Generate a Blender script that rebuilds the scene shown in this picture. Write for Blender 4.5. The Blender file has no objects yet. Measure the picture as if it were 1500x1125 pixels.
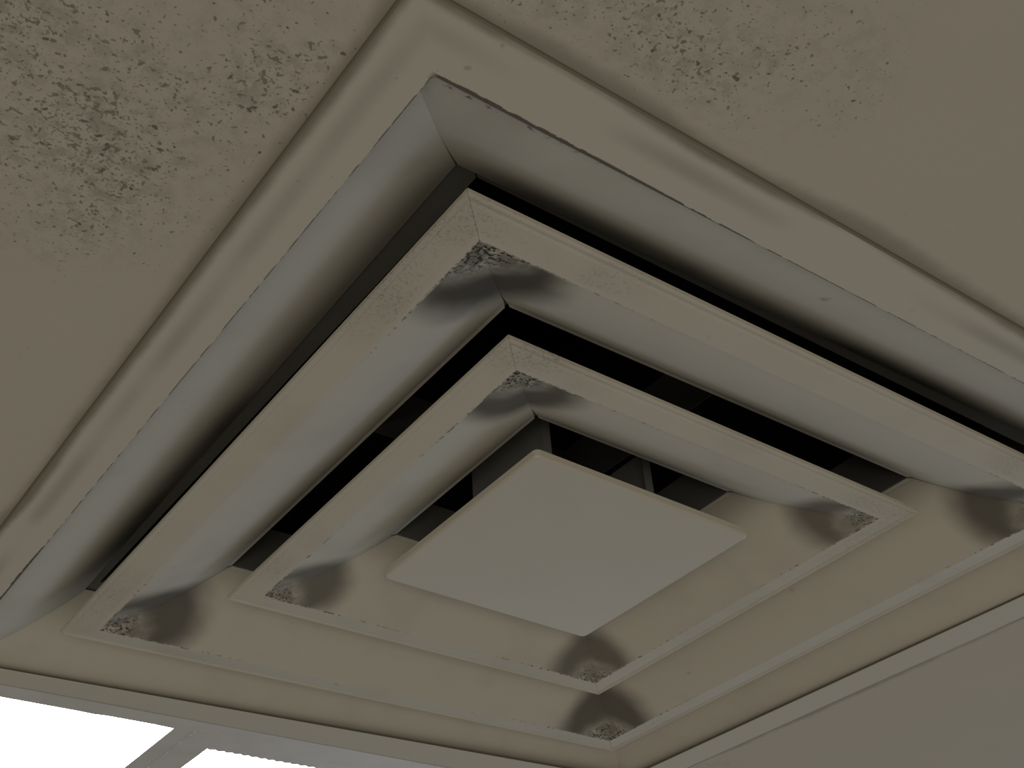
import bpy, bmesh, math, random
from mathutils import Vector, Matrix

S = 1.0417                     # metres per survey unit (one 600 mm ceiling module is 0.576 survey units)
scene = bpy.context.scene
C = scene.collection

# ------------------------------------------------------------------ camera
cam_data = bpy.data.cameras.new('camera')
cam = bpy.data.objects.new('camera', cam_data)
C.objects.link(cam)
R = ((0.8036596351502179, -0.5920288636503134, -0.0602745007025563),
     (0.3150969689127053, 0.5092682642986824, -0.8008493835670636),
     (0.5048218408627438, 0.6246180109335935, 0.5958248479250513))
CP = Vector((-0.4295629139278507, -0.4948824949139179, -0.33521422563875497)) * S
M = Matrix(((R[0][0], -R[1][0], -R[2][0], CP.x),
            (R[0][1], -R[1][1], -R[2][1], CP.y),
            (R[0][2], -R[1][2], -R[2][2], CP.z),
            (0, 0, 0, 1)))
cam.matrix_world = M
cam_data.sensor_width = 36.0
cam_data.lens = 1773.72 / 1500 * 36.0
cam_data.clip_start = 0.01
scene.camera = cam

# ------------------------------------------------------------------ world, daylight, exposure
scene.view_settings.view_transform = 'Standard'
scene.view_settings.look = 'None'
scene.view_settings.gamma = 1.0
scene.view_settings.use_curve_mapping = False
scene.view_settings.exposure = 0.0

world = bpy.data.worlds.new('room_light')
scene.world = world
world.use_nodes = True
bg = world.node_tree.nodes['Background']
bg.inputs[0].default_value = (1.0, 0.90, 0.74, 1)
bg.inputs[1].default_value = 0.153


def area(name, loc, target, sx, sy, col, power):
    l = bpy.data.lights.new(name, 'AREA')
    l.shape = 'RECTANGLE'
    l.size = sx
    l.size_y = sy
    l.color = col
    l.energy = power
    o = bpy.data.objects.new(name, l)
    C.objects.link(o)
    o.location = loc
    o.rotation_euler = (Vector(target) - Vector(loc)).to_track_quat('-Z', 'Y').to_euler()
    return o


# added warm fill behind the camera, standing in for light bounced by the room
area('near_bounce_fill', (-2.2, -2.9, -1.6), (-0.2, -0.3, 0), 2.2, 1.4, (1.0, 0.87, 0.70), 20)
# daylight entering through the window wall off to the right, and a weaker one ahead
area('window_daylight', (3.2, 0.4, -0.75), (0, 0, 0), 2.4, 0.9, (0.56, 0.74, 1.0), 9.5)
area('far_window_daylight', (2.5, 2.9, -1.25), (0, 0, 0), 2.4, 0.9, (0.70, 0.83, 1.0), 6.5)


# ------------------------------------------------------------------ node helpers
class G:
    """tiny expression builder for shader maths"""
    def __init__(self, nt):
        self.nt = nt
        self.N = nt.nodes
        self.L = nt.links

    def _in(self, sock, v):
        if isinstance(v, (int, float)):
            sock.default_value = v
        else:
            self.L.new(v, sock)

    def m(self, op, a, b=None, c=None, clamp=False):
        n = self.N.new('ShaderNodeMath')
        n.operation = op
        n.use_clamp = clamp
        self._in(n.inputs[0], a)
        if b is not None:
            self._in(n.inputs[1], b)
        if c is not None:
            self._in(n.inputs[2], c)
        return n.outputs[0]

    def add(self, a, b): return self.m('ADD', a, b)
    def sub(self, a, b): return self.m('SUBTRACT', a, b)
    def mul(self, a, b): return self.m('MULTIPLY', a, b)
    def mx(self, a, b): return self.m('MAXIMUM', a, b)
    def mn(self, a, b): return self.m('MINIMUM', a, b)
    def ab(self, a): return self.m('ABSOLUTE', a)

    def hyp(self, a, b):
        return self.m('SQRT', self.add(self.mul(a, a), self.mul(b, b)))

    def ss(self, v, lo, hi, o0=0.0, o1=1.0):
        n = self.N.new('ShaderNodeMapRange')
        n.interpolation_type = 'SMOOTHSTEP'
        self._in(n.inputs['Value'], v)
        a, b = lo, hi
        if lo > hi:
            a, b, o0, o1 = hi, lo, o1, o0
        n.inputs['From Min'].default_value = a
        n.inputs['From Max'].default_value = b
        n.inputs['To Min'].default_value = o0
        n.inputs['To Max'].default_value = o1
        return n.outputs[0]

    def coord(self, kind='Object'):
        t = self.N.new('ShaderNodeTexCoord')
        s = self.N.new('ShaderNodeSeparateXYZ')
        self.L.new(t.outputs[kind], s.inputs[0])
        return t.outputs[kind], s.outputs[0], s.outputs[1], s.outputs[2]

    def scale(self, vec, k, off=(0, 0, 0)):
        n = self.N.new('ShaderNodeMapping')
        self.L.new(vec, n.inputs['Vector'])
        n.inputs['Location'].default_value = off
        n.inputs['Scale'].default_value = k
        return n.outputs[0]

    def noise(self, vec, sc, det=3.0, rough=0.55, dist=0.0):
        n = self.N.new('ShaderNodeTexNoise')
        self.L.new(vec, n.inputs['Vector'])
        n.inputs['Scale'].default_value = sc
        n.inputs['Detail'].default_value = det
        n.inputs['Roughness'].default_value = rough
        n.inputs['Distortion'].default_value = dist
        return n.outputs[0]

    def vor(self, vec, sc, rnd=1.0):
        n = self.N.new('ShaderNodeTexVoronoi')
        self.L.new(vec, n.inputs['Vector'])
        n.inputs['Scale'].default_value = sc
        n.inputs['Randomness'].default_value = rnd
        return n.outputs['Distance']

    def mix(self, f, a, b):
        n = self.N.new('ShaderNodeMix')
        n.data_type = 'RGBA'
        self._in(n.inputs[0], f)
        for s, v in ((n.inputs[6], a), (n.inputs[7], b)):
            if isinstance(v, tuple):
                s.default_value = (*v, 1)
            else:
                self.L.new(v, s)
        return n.outputs[2]


def new_mat(name):
    m = bpy.data.materials.new(name)
    m.use_nodes = True
    g = G(m.node_tree)
    return m, g, m.node_tree.nodes['Principled BSDF']


def finish(g, b, col, rough=0.5, spec=0.35, bump=None, bstr=0.2, bdist=0.001):
    if isinstance(col, tuple):
        b.inputs['Base Color'].default_value = (*col, 1)
    else:
        g.L.new(col, b.inputs['Base Color'])
    g._in(b.inputs['Roughness'], rough)
    b.inputs['Specular IOR Level'].default_value = spec
    if bump is not None:
        n = g.N.new('ShaderNodeBump')
        n.inputs['Strength'].default_value = bstr
        n.inputs['Distance'].default_value = bdist
        g.L.new(bump, n.inputs['Height'])
        g.L.new(n.outputs[0], b.inputs['Normal'])


PAINT = (0.70, 0.68, 0.60)
SOOT_SHADE = (0.075, 0.066, 0.052)
GRIME = (0.20, 0.175, 0.135)


def simple_mat(name, col, rough=0.5, spec=0.35, dim=0.90):
    m, g, b = new_mat(name)
    vec, x, y, z = g.coord()
    n = g.noise(vec, 30, 4)
    c = g.mix(g.ss(n, 0.3, 0.75), col, tuple(v * dim for v in col))
    finish(g, b, c, rough, spec)
    return m


def spots(g, vec, sc, size, thr_mask):
    """small round soot spots whose number follows thr_mask (0..1)"""
    wob = g.N.new('ShaderNodeVectorMath')
    wob.operation = 'ADD'
    nz = g.N.new('ShaderNodeTexNoise')
    g.L.new(vec, nz.inputs['Vector'])
    nz.inputs['Scale'].default_value = sc * 1.7
    nz.inputs['Detail'].default_value = 2
    sc_ = g.N.new('ShaderNodeVectorMath')
    sc_.operation = 'SCALE'
    g.L.new(nz.outputs['Color'], sc_.inputs[0])
    sc_.inputs['Scale'].default_value = 0.55 / sc
    g.L.new(vec, wob.inputs[0])
    g.L.new(sc_.outputs[0], wob.inputs[1])
    v = g.N.new('ShaderNodeTexVoronoi')
    g.L.new(wob.outputs[0], v.inputs['Vector'])
    v.inputs['Scale'].default_value = sc
    sp = g.N.new('ShaderNodeSeparateColor')
    g.L.new(v.outputs['Color'], sp.inputs[0])
    # radius per cell = size * random, only where random2 < mask
    rad = g.mul(g.add(0.25, sp.outputs[1]), size)
    inside = g.ss(g.sub(v.outputs['Distance'], rad), 0.10, -0.08)
    on = g.ss(g.sub(thr_mask, sp.outputs[0]), -0.02, 0.10)
    return g.mul(inside, on)


def cone_mat(name, half, strength=1.0, radius=0.046, rimdust=1.0, soot_shade=0.3, soot_shade_w=0.022):
    """painted diffuser sheet: soot fans in the four inner corners of the rim, dust specks on the rim"""
    m, g, b = new_mat(name)
    vec, x, y, z = g.coord()
    h = half * S
    ax, ay = g.ab(x), g.ab(y)
    mxr = g.mx(ax, ay)
    d = g.hyp(g.sub(h, ax), g.sub(h, ay))
    R0 = radius * S
    k_ = h - 0.45 * R0
    big = g.noise(vec, 14, 3)
    dd = g.add(g.hyp(g.sub(k_, ax), g.sub(k_, ay)), g.mul(g.sub(big, 0.5), 0.030))
    inner = g.ss(mxr, h + 0.0004, h - 0.0006)          # on the sloping cone, not on the rim
    body = g.mul(g.ss(dd, R0 * 1.10, R0 * 0.52), inner)       # whole fan
    core = g.mul(g.ss(g.add(d, g.mul(g.sub(g.noise(vec, 60, 4), 0.5), 0.016)), R0 * 0.25, R0 * 0.85), body)         # smooth dark inner end of the fan
    fine = g.noise(vec, 650, 3, 0.6)
    midn = g.noise(vec, 480, 3, 0.6, 0.6)
    wide = g.mul(g.ss(d, R0 * 1.30, R0 * 0.70), g.ss(mxr, h + 0.0015, h - 0.0002))
    wide = g.mul(wide, g.ss(mxr, h - 0.016, h - 0.006))
    speck = g.mul(g.ss(midn, 0.46, 0.58), g.sub(g.mx(body, wide), g.mul(core, 0.8)))
    smooth = g.mul(core, 0.84)
    base_fan = g.mul(g.mul(body, g.ss(g.noise(vec, 110, 3), 0.20, 0.60)), 0.60)
    nearc = g.ss(g.add(x, y), -h * 0.6, -h * 1.3)
    fan = g.m('MULTIPLY', g.mx(g.mx(smooth, speck), base_fan), g.add(strength, g.mul(nearc, 0.12)), clamp=True)
    # rim dust: specks in an uneven band along the outer part of the rim, heaviest near the corners
    rimm = g.ss(mxr, h + 0.0010, h + 0.0055)
    along = g.mn(ax, ay)
    low = g.noise(vec, 9, 2)
    den = g.mul(g.mul(rimm, g.ss(along, h * 0.50, h * 0.80)), g.ss(low, 0.38, 0.62))
    near = g.ss(g.add(x, y), h * 0.2, -h * 1.0)
    den = g.mul(den, g.add(0.35, g.mul(near, 0.65)))
    rim = g.mul(g.mul(den, g.ss(fine, 0.50, 0.64)), 0.55 * rimdust)
    rim = g.mx(rim, g.mul(den, 0.16 * rimdust))
    # a crusty line of specks right at the crease
    crease = g.mul(g.ss(g.ab(g.sub(mxr, h)), 0.0012, 0.0002), g.ss(g.noise(vec, 260, 2), 0.52, 0.62))
    crease = g.mul(crease, g.mul(g.ss(d, 0.13, 0.03), 0.8))
    stray = g.mul(spots(g, vec, 60, 0.10, 0.05), 0.8)
    # soft soot plus recess shade painted into the colour along the throat edge
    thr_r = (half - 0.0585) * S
    soot_shade_mask = g.mul(g.ss(mxr, thr_r + soot_shade_w * S, thr_r + 0.002), g.ss(along, h * 0.97, h * 0.50))
    soot_shade_mask = g.mul(soot_shade_mask, g.mul(g.ss(g.noise(vec, 6, 2), 0.28, 0.60), soot_shade))
    tot = g.mx(g.mx(g.mx(fan, soot_shade_mask), rim), g.mx(crease, stray))
    film = g.mul(g.ss(g.noise(vec, 22, 4), 0.45, 0.75), 0.10)
    c = g.mix(film, PAINT, GRIME)
    c = g.mix(tot, c, SOOT_SHADE)
    rough = g.add(0.55, g.mul(tot, 0.35))
    finish(g, b, c, rough, 0.22, g.add(g.mul(g.noise(vec, 900, 2), 0.15), g.mul(tot, 1.0)), 0.25, 0.0006)
    return m


def tee_mat():
    """grid bar paint, soiled along its outer edge beside the tiles"""
    m, g, b = new_mat('painted_grid_bar')
    vec, x, y, z = g.coord()
    e = 0.300 * S
    mxr = g.mx(g.ab(x), g.ab(y))
    dist = g.sub(e, mxr)
    n1 = g.noise(vec, 7, 2)
    n2 = g.noise(vec, 60, 3)
    nearside = g.ss(g.mn(x, y), -0.20, -0.28)
    w = g.add(dist, g.mul(g.sub(n1, 0.5), -0.012))
    edge = g.ss(g.add(w, g.mul(g.sub(n2, .5), 0.0022)), 0.0052, 0.0005)
    edge = g.mul(edge, g.add(0.20, g.mul(nearside, 0.55)))
    smear = g.mul(g.ss(g.ab(g.sub(dist, 0.0125)), 0.0065, 0.0005), g.ss(n1, 0.40, 0.60))
    smear = g.mul(smear, g.mul(nearside, 0.32))
    near = g.ss(g.add(x, y), -0.35, -0.62)
    sp = g.mul(spots(g, vec, 210, 0.22, g.mul(near, 0.16)), 0.35)
    stray = g.mul(spots(g, vec, 45, 0.06, 0.08), 0.7)
    rimline = g.mul(g.ss(dist, 0.0013, 0.0005), 0.9)
    tot = g.mx(g.mx(g.mx(edge, rimline), smear), g.mx(sp, stray))
    c = g.mix(tot, PAINT, GRIME)
    # black crust where the louvred insert meets the border
    dl = g.sub(g.mul(x, -1.0), 0.2742 * S)
    dr = g.sub(g.mul(y, -1.0), g.add(g.mul(x, 0.00785), 0.27435 * S))
    inl = g.sub(g.mul(x, -1.0), g.ab(y))
    thick_l = g.mul(g.ss(g.ab(g.sub(y, 0.165)), 0.075, 0.01), 0.0011)
    thick_r = g.mul(g.ss(x, -0.09, -0.25), 0.0014)
    dash = g.ss(g.noise(vec, 120, 3), 0.36, 0.56)
    wl = g.add(g.mul(dash, 0.0006), thick_l)
    wr = g.add(g.mul(dash, 0.0006), thick_r)
    cl = g.mul(g.ss(g.sub(g.ab(dl), wl), 0.0003, -0.0002), g.ss(y, -0.288, -0.284))
    cr = g.mul(g.ss(g.sub(g.ab(dr), wr), 0.0003, -0.0002), g.ss(x, -0.288, -0.284))
    side = g.mul(g.ss(z, 0.0003, 0.0007), g.ss(mxr, 0.292, 0.290))
    c = g.mix(g.mul(g.mx(g.mx(cl, cr), side), 0.85), c, (0.06, 0.048, 0.036))
    finish(g, b, c, 0.6, 0.2, g.noise(vec, 300, 2), 0.08, 0.0004)
    return m


def ceiling_mat():
    """painted ceiling board with clouds of mould spots near the diffuser"""
    m, g, b = new_mat('mouldy_ceiling_board')
    vec, x, y, z = g.coord()

    def cloud(px, py, sx, sy, amt):
        return g.mul(g.ss(g.hyp(g.mul(g.sub(x, px * S), 1 / sx), g.mul(g.sub(y, py * S), 1 / sy)), 1.0, 0.25), amt)
    lo = g.noise(vec, 20, 3)
    cl = None
    for c_ in ((-0.352, -0.185, 0.075, 0.105, 1.0), (-0.330, -0.250, 0.060, 0.070, 0.9), (-0.40, -0.215, 0.06, 0.09, 1.0),
               (-0.205, -0.338, 0.075, 0.045, 0.85), (-0.265, -0.335, 0.05, 0.05, 0.7), (-0.168, -0.345, 0.06, 0.06, 0.40),
               (0.322, 0.215, 0.035, 0.05, 0.55)):
        k = cloud(*c_)
        cl = k if cl is None else g.mx(cl, k)
    dens = g.mul(cl, g.add(0.35, g.mul(g.ss(lo, 0.32, 0.62), 0.65)))
    dn = g.mul(dens, 1.0)

    def blot(sc, thr, soft, gain, det=1.6, dist=0.0):
        nn = g.noise(vec, sc, det, 0.5, dist)
        return g.ss(g.add(nn, g.mul(g.sub(dn, 1.0), gain)), thr, thr + soft)
    gate = g.ss(dens, 0.02, 0.2)
    s1 = g.mul(g.mul(blot(390, 0.570, 0.08, 0.15), gate), 0.62)
    s2 = g.mul(g.mul(blot(680, 0.560, 0.09, 0.14), gate), 0.52)
    s3 = g.mul(g.mul(blot(240, 0.628, 0.06, 0.16), gate), 0.78)
    stain = g.mul(g.mul(dens, g.ss(g.noise(vec, 150, 5, 0.65), 0.42, 0.64)), 0.32)
    faint = g.mul(g.ss(g.noise(vec, 520, 2), 0.70, 0.76), 0.22)
    # soiling beside the diffuser border
    ed = g.sub(g.mx(g.ab(x), g.ab(y)), 0.300 * S)
    n1 = g.noise(vec, 7, 2)
    n2 = g.noise(vec, 90, 3)
    w = g.add(ed, g.mul(g.sub(n1, 0.5), 0.022))
    edge = g.mul(g.ss(g.add(w, g.mul(g.sub(n2, .5), 0.004)), 0.0080, 0.0), 0.42)
    crack = g.mul(g.ss(ed, 0.0011, 0.0002), 0.72)
    tot = g.mx(g.mx(g.mx(s1, s2), g.mx(s3, crack)), g.mx(g.mx(stain, faint), edge))
    warm = g.mul(g.ss(g.noise(vec, 12, 3), 0.35, 0.7), 0.10)
    c = g.mix(warm, (0.67, 0.635, 0.55), (0.56, 0.53, 0.42))
    c = g.mix(tot, c, (0.11, 0.090, 0.066))
    finish(g, b, c, 0.75, 0.2, g.add(g.noise(vec, 260, 4), g.mul(g.noise(vec, 60, 2), 0.8)), 0.12, 0.0012)
    return m


M_outer = cone_mat('painted_outer_frame', 0.2752, 0.0, rimdust=0.6, soot_shade=0.80, soot_shade_w=0.034)
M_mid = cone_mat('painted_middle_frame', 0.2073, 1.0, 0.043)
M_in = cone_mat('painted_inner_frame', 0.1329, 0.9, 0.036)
M_plate = simple_mat('painted_face_plate', PAINT, 0.34, 0.5, 0.97)
M_dark = simple_mat('dark_duct_lining', (0.012, 0.012, 0.013), 0.85, 0.1)
M_neck = simple_mat('dull_neck_steel', (0.16, 0.165, 0.16), 0.6, 0.3)
M_ledge = simple_mat('dusty_ledge_steel', (0.17, 0.17, 0.155), 0.6, 0.3)
M_brk = simple_mat('bracket_steel', (0.26, 0.27, 0.265), 0.5, 0.4)
M_tee = tee_mat()
M_ceil = ceiling_mat()
M_white = simple_mat('white_fixture_enamel', (0.80, 0.81, 0.82), 0.4, 0.4)


# ------------------------------------------------------------------ mesh helpers
def link(name, bm, mat, parent=None, smooth=False):
    bmesh.ops.recalc_face_normals(bm, faces=bm.faces)
    me = bpy.data.meshes.new(name)
    bm.to_mesh(me)
    bm.free()
    me.materials.append(mat)
    if smooth:
        for p in me.polygons:
            p.use_smooth = True
        me.set_sharp_from_angle(angle=math.radians(9))
    o = bpy.data.objects.new(name, me)
    C.objects.link(o)
    if parent is not None:
        o.parent = parent
    return o


def tag(o, label, cat, group=None):
    o['kind'] = 'thing'
    o['label'] = label
    o['category'] = cat
    if group:
        o['group'] = group


def prism(bm, poly, z0, z1):
    """vertical prism from a ccw xy polygon in survey units"""
    lo = [bm.verts.new((x * S, y * S, z0 * S)) for x, y in poly]
    hi = [bm.verts.new((x * S, y * S, z1 * S)) for x, y in poly]
    bm.faces.new(lo)
    bm.faces.new(hi)
    n = len(poly)
    for i in range(n):
        bm.faces.new((lo[i], lo[(i + 1) % n], hi[(i + 1) % n], hi[i]))


def box(bm, x0, x1, y0, y1, z0, z1):
    prism(bm, ((x0, y0), (x1, y0), (x1, y1), (x0, y1)), z0, z1)


def rot4(i, x, y):
    for _ in range(i):
        x, y = -y, x
    return x, y


def ring_panels(bm, prof, gap, thick=0.0009, seg=1):
    """four mitred sheet panels; prof = [(r, z)], gap(k)= half mitre opening at profile point k; closed sheet of given thickness"""
    n = len(prof)
    # offset profile for the back of the sheet
    back = []
    for k in range(n):
        a = Vector(prof[max(0, k - 1)])
        c = Vector(prof[min(n - 1, k + 1)])
        t = (c - a).normalized()
        nrm = Vector((t.y, -t.x))          # for r decreasing inward this points up
        if nrm.y < 0:
            nrm = -nrm
        back.append(Vector(prof[k]) + nrm * thick)
    for side in range(4):
        F, B = [], []
        for k in range(n):
            for lst, (r, z) in ((F, prof[k]), (B, back[k])):
                w = r - gap(k)
                row = []
                for s in (-1, 1):
                    x, y = rot4(side, s * w, -r)
                    row.append(bm.verts.new((x * S, y * S, z * S)))
                lst.append(row)
        for k in range(n - 1):
            bm.faces.new((F[k][0], F[k][1], F[k + 1][1], F[k + 1][0]))
            bm.faces.new((B[k][0], B[k + 1][0], B[k + 1][1], B[k][1]))
            for j in (0, 1):
                bm.faces.new((F[k][j], F[k + 1][j], B[k + 1][j], B[k][j]))
        bm.faces.new((F[0][0], B[0][0], B[0][1], F[0][1]))
        bm.faces.new((F[-1][0], F[-1][1], B[-1][1], B[-1][0]))


def place(o, cx, cy, ax, ay, rz):
    # small seating errors of each frame: offset, tilt and twist as measured
    m = Matrix(((1, -rz, 0, cx * S), (rz, 1, 0, cy * S), (ax, ay, 1, 0), (0, 0, 0, 1)))
    o.matrix_local = m


def cone_profile(r0, z0, r1, z1, n=16, bend=0.46):
    out = []
    for k in range(n + 1):
        t = k / n
        out.append((r0 + (r1 - r0) * t, z0 + (z1 - z0) * ((1 - bend) * t + bend * t * t)))
    return out


# ------------------------------------------------------------------ the diffuser
diff = bpy.data.objects.new('ceiling_diffuser', None)
C.objects.link(diff)
tag(diff, 'square white louvred ceiling air diffuser with sooty corners and a flat centre plate', 'air vent')

# outer frame: thin flange lying on the grid bars, then the first cone
prof = [(0.2865, 0.0022), (0.2790, 0.0022), (0.2758, 0.0022)] + cone_profile(0.2752, 0.0024, 0.2186, 0.0392) + [(0.2176, 0.0400)]
bm = bmesh.new()
np_ = len(prof)
ring_panels(bm, prof, lambda k: 0.00003 + (0.0007 * max(0, (k - 10) / (np_ - 11)) ** 2 if k > 10 else 0))
outer = link('outer_frame', bm, M_outer, diff, smooth=True)
place(outer, -0.0012, 0.0012, 0.0, 0.0, -0.0165)

# the ledge and collar standing behind the outer cone
ledge_z = 0.0412
bm = bmesh.new()
for side in range(4):
    ro, ri = 0.232, 0.2105
    g_ = 0.0004
    poly = [rot4(side, *p) for p in ((-ro + g_, -ro), (ro - g_, -ro), (ri - g_, -ri), (-ri + g_, -ri))]
    prism(bm, poly, ledge_z, ledge_z + 0.001)
prism(bm, [(-0.222, 0.045), (-0.2108, 0.045), (-0.2108, 0.2108), (-0.222, 0.2108)], ledge_z - 0.0009, ledge_z - 0.0001)
ledge = link('ledge', bm, M_ledge, diff)
bm = bmesh.new()
for side in range(4):
    ri = 0.2115
    poly = [rot4(side, *p) for p in ((-ri - .001, -ri - 0.001), (ri + .001, -ri - 0.001), (ri, -ri), (-ri, -ri))]
    prism(bm, poly, ledge_z + 0.001, 0.086)
collar = link('collar', bm, M_neck, diff)

# back pan: black sheet rising from the collar to the inlet
bm = bmesh.new()
pan = [(0.2125, 0.0862), (0.205, 0.100), (0.095, 0.1295), (0.0860, 0.1300)]
ring_panels(bm, pan, lambda k: 0.0, 0.001)
link('back_pan', bm, M_dark, diff)
# inlet neck, open towards the duct
bm = bmesh.new()
for side in range(4):
    ri = 0.085
    poly = [rot4(side, *p) for p in ((-ri - .001, -ri - 0.001), (ri + .001, -ri - 0.001), (ri, -ri), (-ri, -ri))]
    prism(bm, poly, 0.1305, 0.172)
link('inlet_neck', bm, M_neck, diff)
bm = bmesh.new()
for side in range(4):
    ri = 0.087
    poly = [rot4(side, *p) for p in ((-ri - .001, -ri - 0.001), (ri + .001, -ri - 0.001), (ri, -ri), (-ri, -ri))]
    prism(bm, poly, 0.1725, 0.40)
box(bm, -0.09, 0.09, -0.09, 0.09, 0.40, 0.402)
link('duct', bm, M_dark, diff)


def louvre(name, r_out, r_in, zo, zi, r_t, z_t, mat, seat, neck_top):
    prof = [(r_out, zo + 0.0030), (r_out, zo + 0.0008), (r_out - 0.0005, zo + 0.0001), (r_out - 0.0014, zo),
            (r_out - 0.0024, zo + 0.0006), (r_out - 0.0034, zo + 0.0009), (r_out - 0.0048, zo + 0.0002),
            (r_in + 0.0020, zi), (r_in + 0.0005, zi)]
    nrim = len(prof)
    prof += cone_profile(r_in, zi + 0.0002, r_t + 0.0030, z_t - 0.0013)
    prof += [(r_t + 0.0026, z_t - 0.0006), (r_t, z_t)]
    n = len(prof)

    def gap(k):
        if k < nrim:
            return 0.00010
        t = (k - nrim) / (n - 1 - nrim)
        return 0.00003 + 0.0016 * max(0.0, (t - 0.55) / 0.45) ** 2
    bm = bmesh.new()
    ring_panels(bm, prof, gap, 0.0008)
    o = link(name, bm, mat, diff, smooth=True)
    place(o, *seat)
    bm = bmesh.new()
    for side in range(4):
        a, b_ = r_t + 0.0002, r_t + 0.0012
        poly = [rot4(side, *p) for p in ((-b_, -b_), (b_, -b_), (a, -a), (-a, -a))]
        prism(bm, poly, z_t + 0.0010, neck_top)
    link('neck', bm, M_neck, o)
    return o


mid = louvre('middle_frame', 0.2266, 0.2073, 0.0084, 0.0075, 0.1497, 0.0409, M_mid,
             (0.0005, -0.0005, -0.0043, -0.0018, -0.0053), 0.0755)
inn = louvre('inner_frame', 0.1500, 0.1329, 0.0168, 0.0162, 0.0741, 0.0480, M_in,
             (0.0002, -0.0004, -0.0298, -0.0203, -0.0053), 0.0800)

# flat face plate with softened corners and a turned-up edge
def rounded(r, c, n=5):
    pts = []
    for q in range(4):
        for k in range(n + 1):
            a = math.pi * 1.5 + (math.pi / 2) * k / n
            x, y = (r - c) + c * math.cos(a), -(r - c) + c * math.sin(a)
            pts.append(rot4(q, x, y))
    return pts


bm = bmesh.new()
layers = [(0.0795 - 0.0012, 0.0), (0.0795 - 0.0004, 0.0004), (0.0795, 0.0012), (0.0795, 0.0050), (0.0785, 0.0050), (0.0785, 0.0018)]
rings = []
for r, dz in layers:
    rings.append([bm.verts.new((x * S, y * S, (0.0168 + dz) * S)) for x, y in rounded(r, 0.0035)])
bm.faces.new(rings[0])
bm.faces.new(rings[-1])
for a, b_ in zip(rings, rings[1:]):
    n = len(a)
    for i in range(n):
        bm.faces.new((a[i], a[(i + 1) % n], b_[(i + 1) % n], b_[i]))
plate = link('face_plate', bm, M_plate, diff)
place(plate, -0.0003, 0.0002, -0.0554, -0.0022, -0.0083)
plate['label'] = 'clean flat square centre plate'

# brackets holding the plate
for x0, sgn in ((-0.046, 1), (0.040, -1)):
    bm = bmesh.new()
    box(bm, x0 - 0.0005, x0 + 0.0005, -0.044, 0.026, 0.020, 0.084)
    box(bm, min(x0, x0 + sgn * 0.006), max(x0, x0 + sgn * 0.006), -0.0452, -0.0442, 0.020, 0.084)
    box(bm, min(x0, x0 + sgn * 0.012), max(x0, x0 + sgn * 0.012), -0.044, 0.026, 0.0188, 0.0198)
    link('bracket', bm, M_brk, diff)

# ------------------------------------------------------------------ border frame against the ceiling
bm = bmesh.new()
outer_pts = [(-0.3000, -0.3000), (0.3065, -0.3000), (0.2985, 0.0), (0.2965, 0.3000), (-0.3000, 0.3000)]
inner_pts = [(-0.2742, -0.2722), (0.2738, -0.2765), (0.2700, 0.0), (0.2675, 0.2560), (-0.2742, 0.2768)]


def inset(pts, k):
    return [(x * (1 - k / 0.3), y * (1 - k / 0.3)) for x, y in pts]


loops = [(outer_pts, 0.0016), (outer_pts, 0.0010), (inset(outer_pts, 0.0006), 0.0003), (inset(outer_pts, 0.0016), 0.0),
         (inset(inner_pts, -0.0005), 0.0), (inset(inner_pts, -0.0001), 0.0002), (inner_pts, 0.0006), (inner_pts, 0.0014)]
vs = [[bm.verts.new((x * S, y * S, z * S)) for x, y in pts] for pts, z in loops]
vs.append(vs[0])
for p_, q_ in zip(vs, vs[1:]):
    n = len(p_)
    for i in range(n):
        bm.faces.new((p_[i], p_[(i + 1) % n], q_[(i + 1) % n], q_[i]))
link('border', bm, M_tee, diff)

# ------------------------------------------------------------------ light fitting
def lens_mat():
    m, g, b = new_mat('lit_prismatic_lens')
    vec, x, y, z = g.coord()
    finish(g, b, (0.9, 0.9, 0.9), 0.4, 0.4, g.vor(vec, 160), 0.3, 0.002)
    b.inputs['Emission Color'].default_value = (0.97, 0.98, 1.0, 1)
    b.inputs['Emission Strength'].default_value = 9.0
    return m


M_lens = lens_mat()
light = bpy.data.objects.new('ceiling_light_fitting', None)
C.objects.link(light)
tag(light, 'lit white recessed ceiling light fitting with bright panes at lower left', 'ceiling light')
Y0, Y1 = 0.3010, 0.874
X0, X1 = -0.2865, 0.2865
bm = bmesh.new()
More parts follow.
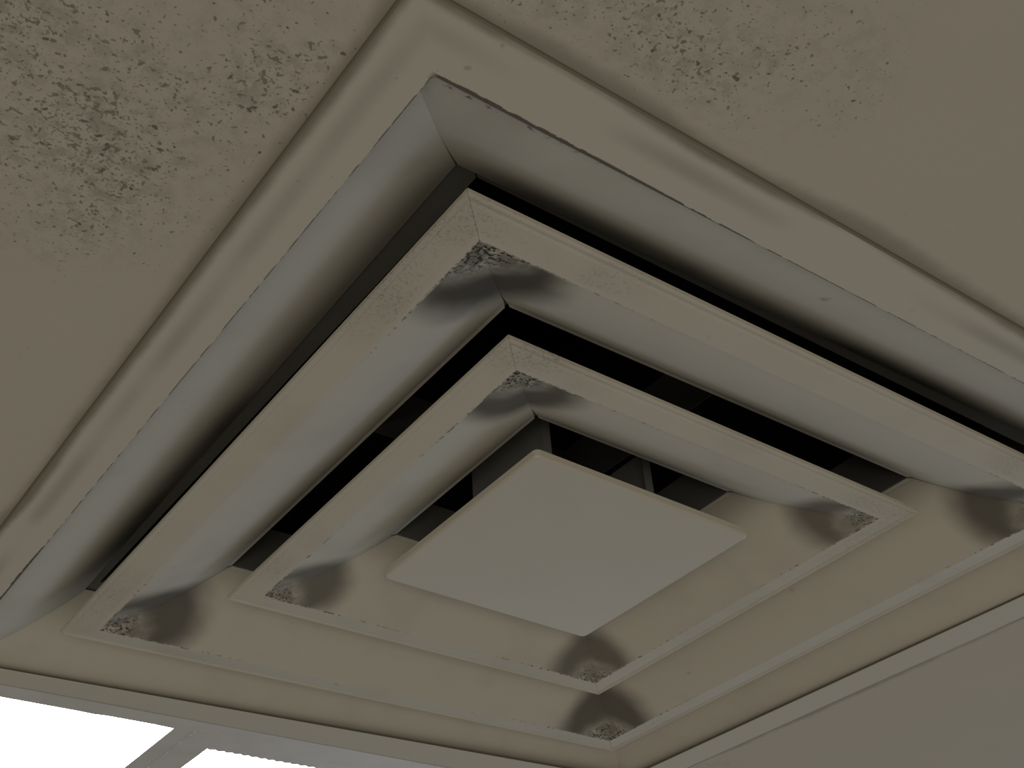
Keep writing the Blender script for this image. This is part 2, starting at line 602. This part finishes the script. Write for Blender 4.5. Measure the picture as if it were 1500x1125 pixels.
# rim with a rolled inner lip
box(bm, X0, X1, Y0, 0.3200, 0.0006, 0.004)
box(bm, X0, X1, 0.855, Y1, 0.0006, 0.004)
box(bm, X0, -0.268, 0.3200, 0.855, 0.0006, 0.004)
box(bm, 0.268, X1, 0.3200, 0.855, 0.0006, 0.004)
link('rim', bm, M_white, light)
bm = bmesh.new()
for a, b_ in ((X0, -0.2845), (0.2845, X1)):
    box(bm, a, b_, Y0, Y1, 0.0042, 0.075)
box(bm, X0 + .0021, X1 - .0021, Y0, Y0 + 0.002, 0.0042, 0.075)
box(bm, X0 + .0021, X1 - .0021, Y1 - 0.002, Y1, 0.0042, 0.075)
box(bm, X0, X1, Y0, Y1, 0.0752, 0.077)
link('housing', bm, M_white, light)
for xa, xb in ((-0.1065, -0.0690), (0.0845, 0.1220)):
    bm = bmesh.new()
    xm = xa + 0.015
    # two strips meeting at a shallow fold
    prism(bm, ((xa, 0.3202), (xm, 0.3202), (xm, 0.8548), (xa, 0.8548)), 0.0008, 0.0030)
    prism(bm, ((xm, 0.3202), (xb, 0.3202), (xb, 0.8548), (xm, 0.8548)), 0.0002, 0.0030)
    link('divider', bm, M_white, light)
# panes: the first is plain-edged, the others carry a scalloped inner border strip
for i, (xa, xb, ya) in enumerate(((-0.2678, -0.1067, 0.3205), (-0.0688, 0.0843, 0.3480), (0.1222, 0.2678, 0.3480))):
    bm = bmesh.new()
    box(bm, xa, xb, 0.3203, 0.8547, 0.0035, 0.0050)
    link('lens', bm, M_lens, light)
    if i:
        bm = bmesh.new()
        pts = [(xa, 0.3203)]
        pts += [(xb, 0.3203), (xb, ya)]
        n = 44
        for k in range(n, -1, -1):
            x = xa + (xb - xa) * k / n
            pts.append((x, ya + (0.0020 if k % 2 else 0.0)))
        prism(bm, pts[:], 0.0012, 0.0032)
        link('border_strip', bm, M_white, light)
    else:
        bm = bmesh.new()
        prism(bm, ((xa, 0.3203), (xb, 0.3203), (xb, 0.3225), (-0.118, 0.3217), (-0.130, 0.3207), (-0.155, 0.3213), (-0.165, 0.3228), (-0.178, 0.3222), (xa, 0.3222)), 0.0012, 0.0032)
        link('border_strip', bm, M_white, light)

# ------------------------------------------------------------------ the rest of the ceiling, and the deck above it
bm = bmesh.new()
W = 4.0
box(bm, -W, -0.2895, -W, 0.300, 0.0017, 0.018)
box(bm, -0.2895, W, -W, -0.2895, 0.0017, 0.018)
box(bm, 0.2895, W, -0.2895, 0.880, 0.0017, 0.018)
box(bm, -W, -0.2895, 0.300, 0.880, 0.0017, 0.018)
box(bm, -W, W, 0.880, W, 0.0017, 0.018)
ceil = link('ceiling', bm, M_ceil)
ceil['kind'] = 'structure'
bm = bmesh.new()
box(bm, -W, W, -W, W, 0.50, 0.56)  # unseen slab added to shut out world light from above
deck = link('unseen_deck_1', bm, M_dark)
deck['kind'] = 'structure'
